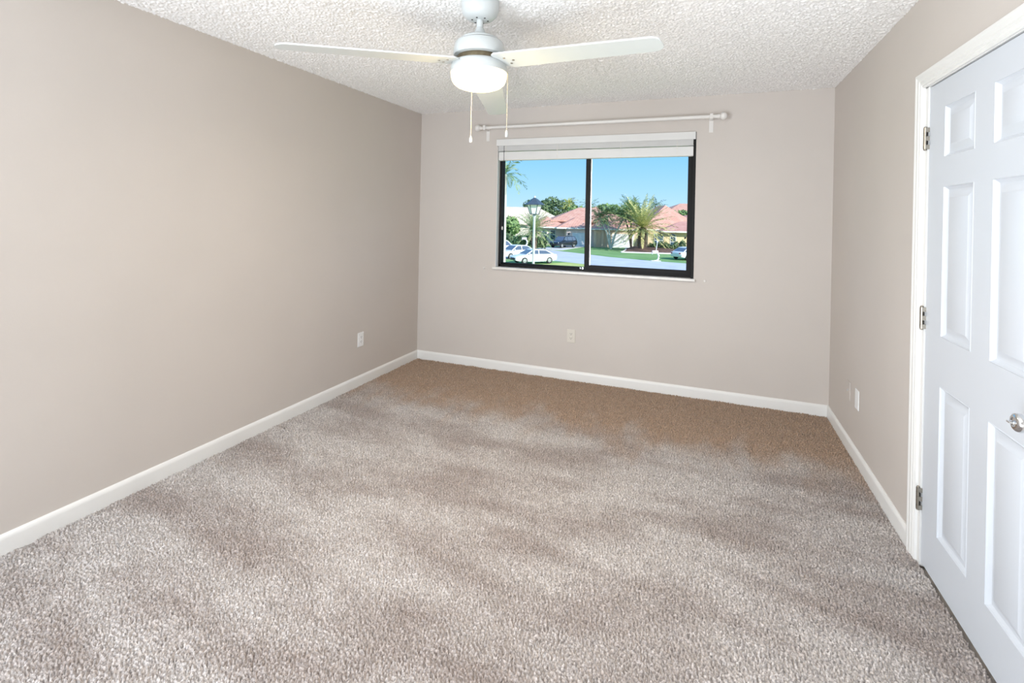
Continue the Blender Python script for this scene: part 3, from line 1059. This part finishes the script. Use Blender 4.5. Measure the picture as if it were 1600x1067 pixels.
def shrub(name, label, pos, rx, ry, h, m, seed, n_=500, size=0.16, group=None):
    rng = np.random.default_rng(seed)
    t = thing(name, label, 'shrub', pos, 0, group)
    cs, rs = [], []
    for _ in range(8):
        cs.append((rng.uniform(-rx, rx) * 0.6, rng.uniform(-ry, ry) * 0.6, h * rng.uniform(0.35, 0.65)))
        rs.append((rx * 0.5, ry * 0.5, h * 0.36))
    leaf_cloud('foliage', m, t, cs, rs, n_, size, rng)
    sb_ = MB()
    for q in range(4):
        a = q * 1.6
        sb_.tube([(0, 0, 0), (math.cos(a) * rx * 0.4, math.sin(a) * ry * 0.4, h * 0.55)], [0.04, 0.02], 5)
    sb_.build('stem', M_bark, t)
    return t


def frond_geo(rng, az, el, L, droop, ll, n_st, vs, fs, base, fwd=0.62):
    """one feathered frond: rachis strip and two rows of leaflets"""
    pts = []
    th = el
    p = np.array(base, float)
    n_seg = n_st
    ca, sa = math.cos(az), math.sin(az)
    for i in range(n_seg + 1):
        pts.append((p.copy(), th))
        t_ = (i + 0.5) / n_seg
        th = el - droop * t_ ** 1.25
        p = p + np.array([ca * math.cos(th), sa * math.cos(th), math.sin(th)]) * (L / n_seg)
    side = np.array([-sa, ca, 0.0])
    wr = 0.012 * L
    for i in range(n_seg):
        (p0, t0), (p1, t1) = pts[i], pts[i + 1]
        k_ = 1 - i / n_seg
        b0 = len(vs)
        vs += [p0 - side * wr * k_, p0 + side * wr * k_, p1 + side * wr * k_ * 0.9, p1 - side * wr * k_ * 0.9]
        fs.append((b0, b0 + 1, b0 + 2, b0 + 3))
        f_t = i / n_seg
        if f_t < 0.10:
            continue
        amp = ll * (math.sin(PI * min(1, 0.12 + f_t * 0.9)) ** 0.6)
        d = np.array([ca * math.cos(t0), sa * math.cos(t0), math.sin(t0)])
        up = np.cross(d, side)
        for s_ in (-1, 1):
            lift = rng.uniform(-0.35, 0.35)
            dirn = side * s_ * 0.78 + d * fwd - up * (-0.05 + lift) - np.array([0, 0, 0.22])
            dirn /= np.linalg.norm(dirn)
            tip = p0 + dirn * amp * rng.uniform(0.85, 1.1)
            wl_ = d * (L / n_seg) * 0.42
            b0 = len(vs)
            mid = p0 + (tip - p0) * 0.45
            vs += [p0 - wl_ * 0.3, mid - wl_, tip, mid + wl_]
            fs.append((b0, b0 + 1, b0 + 2, b0 + 3))


def palm(name, label, pos, th_, tr0, tr1, n_f, L, m, seed, ll=0.6, el=(-0.5, 1.3), droop=(0.9, 1.6), lean=(0, 0), bark=None, n_st=16, cat='palm tree', group=None, boots=False, trunks=None, fwd=0.62):
    rng = np.random.default_rng(seed)
    t = thing(name, label, cat, pos, 0, group)
    for (lx, ly, hh) in (trunks or [(lean[0], lean[1], th_)]):
        tb_ = MB().tube([(0, 0, 0), (lx * 0.35, ly * 0.35, hh * 0.5), (lx, ly, hh)], [tr0, (tr0 + tr1) / 2, tr1], 12)
        if boots:
            for i in range(70):
                zz = rng.uniform(0.35, 1.0) * hh
                a = rng.uniform(0, 2 * PI)
                rb = tr1 * 0.95
                tb_.tube([(rb * math.cos(a), rb * math.sin(a), zz - 0.2), (rb * 1.35 * math.cos(a), rb * 1.35 * math.sin(a), zz + 0.2)], [0.10, 0.04], 5)
        tb_.build('trunk', bark or M_bark, t, smooth=50)
        vs, fs = [], []
        for i in range(n_f):
            u = (i + 0.5) / n_f
            e_ = el[0] + (el[1] - el[0]) * u + rng.uniform(-0.1, 0.1)
            az = i * 2.39996 + rng.uniform(-0.15, 0.15)
            frond_geo(rng, az, e_, L * rng.uniform(0.85, 1.08), rng.uniform(*droop) * (0.6 + 0.4 * (1 - u) if e_ > 0 else 0.6), ll, n_st, vs, fs, (lx, ly, hh), fwd)
        np_mesh('fronds', np.array(vs), np.array(fs), m, t)
    return t


palm('date_palm', 'big date palm with golden arching fronds in the mulch bed', P(19.2, 73.2), 3.4, 0.58, 0.52, 88, 5.6, M_leafdate, 3, ll=0.56, el=(-0.45, 1.3), droop=(0.6, 1.15), boots=True, n_st=26, fwd=1.0)
palm('slender_palm', 'group of slender palms with leaning grey trunks before the peach house', P(15.35, 77.0), 5.2, 0.16, 0.10, 22, 2.5, M_leafd, 4, ll=0.95, el=(-0.5, 1.2), droop=(1.0, 1.8), bark=M_barkg,
     trunks=[(-1.6, -0.5, 4.8), (-0.7, -0.2, 5.2), (1.9, 0.6, 5.0)], n_st=14)
palm('slender_palm', 'pair of thin dark palm trunks just left of the date palm', P(18.6, 77.3), 5.0, 0.15, 0.10, 14, 2.4, M_leafm, 41, ll=0.7, el=(-0.4, 1.2), droop=(1.0, 1.7), bark=M_bark,
     trunks=[(-1.2, -0.4, 5.6), (-0.3, 0.3, 6.3)], n_st=14)
palm('young_palm', 'bushy date palm behind the lamp post', P(3.2, 71), 2.7, 0.40, 0.34, 60, 3.8, M_leafp, 5, ll=0.5, el=(-0.45, 1.35), droop=(0.8, 1.3), boots=True, n_st=22, fwd=0.95)
palm('royal_palm', 'tall pale-trunked palm with drooping fronds at the left edge of the window', P(-0.62, 40), 8.1, 0.19, 0.15, 15, 2.35, M_leafp, 6, ll=0.55, el=(-0.5, 1.2), droop=(1.5, 2.3), bark=M_barkg, n_st=20)
palm('yellow_palm', 'yellow-green palm rising behind the red garage roof', P(13.4, 117), 7.9, 0.2, 0.15, 20, 3.2, M_leafy, 8, ll=0.7, el=(-0.6, 1.2), droop=(1.3, 2.2), n_st=14)
palm('feather_palm', 'feathery palm top behind the terracotta roof, left of the date palm', P(26.4, 112), 7.6, 0.2, 0.15, 22, 3.4, M_leafm, 9, ll=0.8, el=(-0.4, 1.3), droop=(0.9, 1.7), n_st=14)
palm('feather_palm', 'dark palm with sparse fronds behind the roof, right of the date palm', P(31.0, 108), 7.6, 0.2, 0.15, 16, 3.0, M_leafd, 10, ll=0.6, el=(-0.3, 1.1), droop=(0.8, 1.4), n_st=14)
palm('feather_palm', 'green palm behind the garage roof beside the meeting rail', P(16.4, 105), 7.2, 0.2, 0.15, 18, 2.8, M_leafm, 12, ll=0.7, el=(-0.4, 1.2), droop=(1.0, 1.8), n_st=14)
tree('oak_tree', 'dark spreading oak behind the cream roof, directly behind the lamp', P(6.4, 122), 9.5, 4.4, 3.2, M_leafd, 21)
tree('oak_tree', 'dark spreading oak right of the lamp, the tallest treetop', P(11.7, 131), 10.2, 5.0, 3.0, M_leafd, 22)
tree('oak_tree', 'lighter green tree between the oak and the yellow palm', P(14.5, 109), 7.9, 2.8, 2.6, M_leafm, 23)
tree('leafy_tree', 'dark leafy tree behind the peach house right of the meeting rail', P(21.5, 108), 7.9, 4.2, 2.4, M_leafm, 24)
tree('leafy_tree', 'dark tree behind the date palm crown', P(27.0, 118), 8.6, 4.6, 2.6, M_leafd, 25)
tree('leafy_tree', 'bright green tree beside the distant orange roof', P(35.0, 105), 6.9, 3.2, 2.2, M_leafm, 26)
tree('leafy_tree', 'green tree at the far left behind the royal palm', P(-1.0, 86), 4.6, 2.6, 1.2, M_leafm, 27)
sh_g = 'shrubs in front of the yellow house'
for i, (lat, dep, hh, lab) in enumerate(((21.9, 76.6, 1.3, 'blue-green shrub directly right of the date palm trunk'), (22.9, 75.2, 1.6, 'blue-green shrub under the wide window of the yellow house'),
                                        (24.3, 75.6, 1.1, 'low green shrub between the two windows of the yellow house'), (25.5, 75.4, 1.7, 'tall shrub under the arched window of the yellow house'))):
    shrub('garden_shrub', lab, P(lat, dep), 0.9, 0.8, hh, M_leafd, 50 + i, group=sh_g)
shrub('garden_shrub', 'broad green bush left of the young date palm', P(1.3, 74.5), 1.8, 1.2, 2.3, M_leafm, 60, 1100, 0.22)
shrub('garden_shrub', 'dark bush under the young date palm by the lamp post', P(3.6, 72.5), 1.5, 1.0, 1.9, M_leafd, 61, 900, 0.2)
shrub('garden_shrub', 'low hedge at the far left behind the white cars', P(-1.0, 79.5), 2.0, 1.2, 2.2, M_leafd, 62, 1100, 0.22)
# mulch bed
bed = thing('mulch_bed', 'brown mulch bed with white edging around the date palm', 'garden bed', P(19.6, 76.5), A0)
pts = [(-4.3, -7.2), (-1.0, -8.0), (2.6, -8.2), (5.6, -7.6), (6.4, -3.0), (5.0, 0.8), (0.5, 3.0), (-1.6, 2.0), (-2.6, -2.5)]
bb_ = MB()
nn = len(pts)
bb_.add([(x, y, 0.02) for x, y in pts] + [(x * 0.55 + 0.4, y * 0.5 + 0.6, 0.45) for x, y in pts], [(i, (i + 1) % nn, nn + (i + 1) % nn, nn + i) for i in range(nn)] + [tuple(nn + i for i in range(nn))])
bb_.build('mulch', M_mulch, bed, smooth=70)
MB().tube([(x, y, 0.06) for x, y in pts] + [(pts[0][0], pts[0][1], 0.06)], 0.13, 6).build('edging', M_edge, bed, smooth=70)

# ---- street lamp
M_postw = mat('lamp_post_pale_grey', (0.62, 0.64, 0.66), 0.4, noise=(3, 0.05))
M_lblue = mat('lantern_dark_metal', (0.06, 0.08, 0.11), 0.4, noise=(6, 0.2))
M_lglass = mat('lantern_frosted_pane', (0.86, 0.86, 0.84), 0.3, noise=(4, 0.03))
lp = thing('street_lamp', 'pale street lamp post topped by a large hexagonal lantern', 'street lamp', P(0.985, 22.0), 0.2)
b = MB().lathe([(0.11, 0), (0.11, 0.5), (0.075, 0.6), (0.058, 1.0), (0.056, 4.70), (0.075, 4.74), (0.075, 4.80), (0.05, 4.84)], seg=20)
b.build('post', M_postw, lp, smooth=40)
b = MB().lathe([(0.15, 4.84), (0.185, 4.86), (0.325, 5.25), (0.325, 5.265)], seg=6)
b.build('lantern_glass', M_lglass, lp)
b = MB()
for q in range(6):
    a = 2 * PI * q / 6
    b.tube([(0.19 * math.cos(a), 0.19 * math.sin(a), 4.85), (0.33 * math.cos(a), 0.33 * math.sin(a), 5.26)], 0.016, 6)
b.lathe([(0.195, 4.835), (0.195, 4.865)], seg=6)
b.build('lantern_cage', M_lblue, lp)
b = MB().lathe([(0.46, 5.255), (0.46, 5.28), (0.32, 5.37), (0.15, 5.51), (0.08, 5.55), (0.06, 5.57)], seg=6)
b.build('lantern_roof', M_lblue, lp)
b = MB().sphere((0, 0, 5.60), 0.055, 12, 8, sz=1.2)
b.build('finial', M_postw, lp, smooth=60)

# ---- mailboxes on curved stands
M_mail = mat('mailbox_white', (0.82, 0.80, 0.78), 0.5, noise=(4, 0.03))
M_mailp = mat('mailbox_pinkish', (0.78, 0.58, 0.53), 0.5, noise=(4, 0.05))


def mailbox(label, pos, rz, s, pole, lift=0.0):
    t = thing('mailbox', label, 'mailbox', pos, rz)
    b = MB()
    arc = []
    for q in range(15):
        a = -2.0 + 3.6 * q / 14
        arc.append((0.32 * s * math.cos(a), 0, s * (0.46 + 0.42 * math.sin(a))))
    b.tube(arc, [s * (0.04 + 0.07 * math.sin(PI * q / 14)) for q in range(15)], 8)
    b.build('curved_stand', M_mail, t, smooth=60)
    if lift:
        MB().cyl((0.05, 0, -lift), (0.05, 0, 0.02), 0.05, seg=10).box(-0.12, 0.2, -0.1, 0.1, 0.0, 0.05).build('post', M_mail, t, smooth=40)
    else:
        MB().box(-0.5 * s, 0.5 * s, -0.3 * s, 0.3 * s, 0, 0.06).build('base_slab', M_mail, t, bevel=0.01)
    prof_ = [(-0.15, 0), (0.15, 0), (0.15, 0.14)] + [(0.15 * math.cos(PI * q / 8), 0.14 + 0.15 * math.sin(PI * q / 8)) for q in range(1, 8)] + [(-0.15, 0.14)]
    MB().prism([(u * s, v * s) for u, v in prof_], lambda u, v, d: (d, u, v + 0.86 * s), -0.40 * s, 0.24 * s).build('box', M_mailp if pole else M_mail, t, bevel=0.01)
    MB().box(-0.42 * s, -0.38 * s, -0.1 * s, 0.1 * s, 0.72 * s, 0.9 * s).build('door_flap', M_mail, t)
    if pole:
        MB().cyl((0.02, 0, 1.10 * s), (0.14, 0, 2.12), 0.05, 0.04, 10).build('pole', M_mail, t, smooth=40)
        MB().sphere((0.15, 0, 2.2), 0.11, 14, 10).build('ball', M_mail, t, smooth=60)
    return t


mailbox('pinkish mailbox on a curved white stand with a ball-topped pole, at the curb', P(16.42, 56.6), A0, 1.05, True)
mailbox('white mailbox on a curved hook-shaped stand, left of the lamp post by the bush', P(1.78, 66.2, GZ + 0.86), A0, 0.98, False, 0.86)

# ---- cars
M_carw = mat('car_paint_white', (0.86, 0.87, 0.88), 0.25, coat=0.6, noise=(2, 0.01))
M_cars = mat('car_paint_silver_white', (0.72, 0.75, 0.78), 0.25, coat=0.6, noise=(2, 0.01))
M_cark = mat('car_paint_black', (0.02, 0.026, 0.038), 0.18, coat=0.8, noise=(2, 0.05))
M_cglass = mat('car_glass_tinted', (0.10, 0.13, 0.19), 0.08, spec=0.9, noise=(2, 0.1))
M_tyre = mat('tyre_rubber', (0.03, 0.03, 0.032), 0.8, noise=(10, 0.1))
M_rim = mat('alloy_rim', (0.62, 0.63, 0.65), 0.3, metal=0.7, noise=(10, 0.05))
M_tail = mat('tail_lamp_red', (0.5, 0.03, 0.03), 0.25, noise=(5, 0.1))
M_head = mat('head_lamp_clear', (0.75, 0.78, 0.82), 0.15, noise=(5, 0.05))


def car(name, label, pos, rz, paint, L=4.75, Wd=1.80, Hh=1.46, suv=False, cat='car'):
    """front points along local +x"""
    t = thing(name, label, cat, pos, rz)
    hl, hw = L / 2, Wd / 2
    if suv:
        st = [(-hl, .55, 1.02, .86), (-hl + .06, .40, 1.10, .93), (-hl + .5, .32, 1.12, 1), (-.6, .30, 1.10, 1), (.75, .30, 1.10, 1), (1.35, .32, 1.08, .99), (hl - .25, .36, .98, .95), (hl - .05, .42, .88, .86), (hl, .52, .78, .78)]
        cab = [(1.25, 1.07), (.55, Hh - .06), (.25, Hh), (-1.6, Hh - .01), (-2.0, Hh - .08), (-hl + .10, 1.10)]
    else:
        st = [(-hl, .52, .86, .80), (-hl + .08, .38, .94, .90), (-hl + .6, .28, .98, .98), (-.7, .22, .96, 1), (.7, .22, .95, 1), (1.2, .24, .92, .99), (hl - .35, .28, .78, .93), (hl - .06, .34, .68, .82), (hl, .44, .60, .72)]
        cab = [(1.25, .93), (.42, Hh - .05), (.10, Hh), (-.75, Hh - .02), (-1.10, Hh - .08), (-1.95, .97)]
    b = MB()
    ring = []
    for x, zb, zs, k_ in st:
        hwk = hw * k_
        ring.append([(x, -hwk * .93, zb), (x, -hwk, zb + .15), (x, -hwk, zs - .18), (x, -hwk * .93, zs - .04), (x, -hwk * .78, zs), (x, hwk * .78, zs), (x, hwk * .93, zs - .04), (x, hwk, zs - .18), (x, hwk, zb + .15), (x, hwk * .93, zb)])
    nr = 10
    vs = [p for r__ in ring for p in r__]
    fs = [(i * nr + q, i * nr + (q + 1) % nr, (i + 1) * nr + (q + 1) % nr, (i + 1) * nr + q) for i in range(len(st) - 1) for q in range(nr)]
    fs += [tuple(range(nr)), tuple((len(st) - 1) * nr + q for q in range(nr))]
    b.add(vs, fs)
    b.build('body', paint, t, smooth=35)
    # cabin
    kb, kt = hw * .90, hw * .70

    def wv(z):
        z0 = cab[0][1]
        return kb + (kt - kb) * (z - z0) / (Hh - z0)
    c = MB()
    n_ = len(cab)
    vs = [(x, -wv(z), z) for x, z in cab] + [(x, wv(z), z) for x, z in cab]
    fs = [(i, i + 1, n_ + i + 1, n_ + i) for i in range(n_ - 1)] + [tuple(range(n_)), tuple(range(2 * n_ - 1, n_ - 1, -1)), (0, n_, 2 * n_ - 1, n_ - 1)]
    c.add(vs, fs)
    c.build('cabin', paint, t, smooth=30)

    def glass(name, pts_xz, side):
        g_ = MB()
        m_ = len(pts_xz)
        o_ = 0.012
        vs_ = [(x, side * (wv(z) + o_), z) for x, z in pts_xz] + [(x, side * (wv(z) - 0.02), z) for x, z in pts_xz]
        g_.add(vs_, [tuple(range(m_)), tuple(range(2 * m_ - 1, m_ - 1, -1))] + [(i, (i + 1) % m_, m_ + (i + 1) % m_, m_ + i) for i in range(m_)])
        return g_.build(name, M_cglass, t)

    z0 = cab[0][1] + .05
    zt_ = Hh - .10
    xf0, xf1 = cab[0][0] - .22, cab[1][0] - .12
    xr0, xr1 = cab[-1][0] + .26, cab[-2][0] + .05
    mid = -.22 if not suv else 0.0
    for sd in (-1, 1):
        glass('side_window', [(xf0, z0), (mid + .05, z0), (mid + .05, zt_), (xf1, zt_)], sd)
        if suv:
            glass('side_window', [(mid - .05, z0), (-1.15, z0), (-1.15, zt_), (mid - .05, zt_)], sd)
            glass('side_window', [(-1.25, z0), (xr0, z0), (xr1, zt_), (-1.25, zt_)], sd)
        else:
            glass('side_window', [(mid - .05, z0), (xr0, z0), (xr1, zt_ - .02), (mid - .05, zt_)], sd)

    def slab(name, a, b_):
        (xa, za), (xb, zb_) = a, b_
        ax, az_ = xa + (xb - xa) * .08, za + (zb_ - za) * .08
        bx, bz = xa + (xb - xa) * .93, za + (zb_ - za) * .93
        nx_, nz_ = (zb_ - za), -(xb - xa)
        ln = math.hypot(nx_, nz_)
        nx_, nz_ = nx_ / ln * .012, nz_ / ln * .012
        if nz_ < 0:
            nx_, nz_ = -nx_, -nz_
        g_ = MB()
        ya, yb = wv(az_) * .93, wv(bz) * .93
        g_.add([(ax + nx_, -ya, az_ + nz_), (ax + nx_, ya, az_ + nz_), (bx + nx_, yb, bz + nz_), (bx + nx_, -yb, bz + nz_), (ax, -ya, az_ - .02), (ax, ya, az_ - .02), (bx, yb, bz - .02), (bx, -yb, bz - .02)],
               [(0, 1, 2, 3), (4, 7, 6, 5), (0, 4, 5, 1), (1, 5, 6, 2), (2, 6, 7, 3), (3, 7, 4, 0)])
        return g_.build(name, M_cglass, t)
    slab('windshield', cab[0], cab[1])
    slab('rear_window', cab[-1], cab[-2])
    rw_ = .37 if suv else .33
    for xw in (hl - .95, -hl + .98):
        for sd in (-1, 1):
            X_ = Matrix.Rotation(-PI / 2 * sd, 3, 'X')
            yc = sd * (hw - .20)
            wh = MB().lathe([(rw_ * .66, 0), (rw_ * .94, 0), (rw_, .03), (rw_, .17), (rw_ * .95, .205), (rw_ * .68, .212), (rw_ * .66, .18)], (xw, yc, rw_), 28, X_, cap0=True, cap1=False)
            wo = wh.build('wheel', M_tyre, t, smooth=40)
            MB().lathe([(rw_ * .66, .15), (rw_ * .60, .20), (rw_ * .2, .19), (rw_ * .12, .205)], (xw, yc, rw_), 20, X_).build('rim', M_rim, wo, smooth=40)
    for sd in (-1, 1):
        MB().box(hl - .22, hl - .04, sd * hw * .50 - .16, sd * hw * .50 + .16, (.70 if suv else .56), (.86 if suv else .67)).build('head_lamp', M_head, t, bevel=.03)
        MB().box(-hl - .012, -hl + .12, sd * hw * .66 - .12, sd * hw * .66 + .12, (.86 if suv else .72), (1.04 if suv else .86)).build('tail_lamp', M_tail, t, bevel=.02)
        mb_ = MB().sphere((cab[0][0] - .32, sd * (hw + .06), z0 + .07), .10, 10, 8, sx=.6, sz=.75)
        mb_.build('wing_mirror', paint, t, smooth=60)
    gr = MB()
    for q in range(4):
        gr.box(hl - .05, hl + .012, -.42, .42, .42 + q * .055, .445 + q * .055)
    gr.box(hl - .03, hl + .014, -.55, .55, .36, .40)
    gr.build('grille', M_rubber, t)
    return t


def heading(ex, ey):
    """world rotation for a car facing ex along the street and ey away from the window"""
    d = E1 * ex + E2 * ey
    return math.atan2(d.y, d.x)


car('suv', 'black suv parked in the driveway of the peach house', P(8.15, 78.2, GZ + .04), heading(-0.70, -0.72), M_cark, 4.9, 1.95, 1.80, True, 'suv')
car('white_sedan', 'white sedan with visible side windows parked behind the lamp post', P(2.26, 50.8, GZ + .03), heading(-0.90, -0.43), M_carw, 4.75, 1.82, 1.44)
car('white_sedan', 'white car half hidden behind the sedan, only roof and hood showing', P(0.55, 56.5, GZ + .03), heading(-0.80, -0.60), M_carw, 4.7, 1.82, 1.50)
car('white_suv', 'white suv at the far left edge, rearmost of the white vehicles', P(-1.30, 62.0, GZ + .03), heading(0.80, 0.60), M_carw, 4.8, 1.9, 1.75, True)
car('silver_sedan', 'silver white sedan cut off by the right window frame, tail toward the street', P(21.3, 59.6, GZ + .03), heading(0.86, 0.5), M_cars, 4.7, 1.82, 1.50)

# ------------------------------------------------------------------ tidy
bpy.context.view_layer.update()
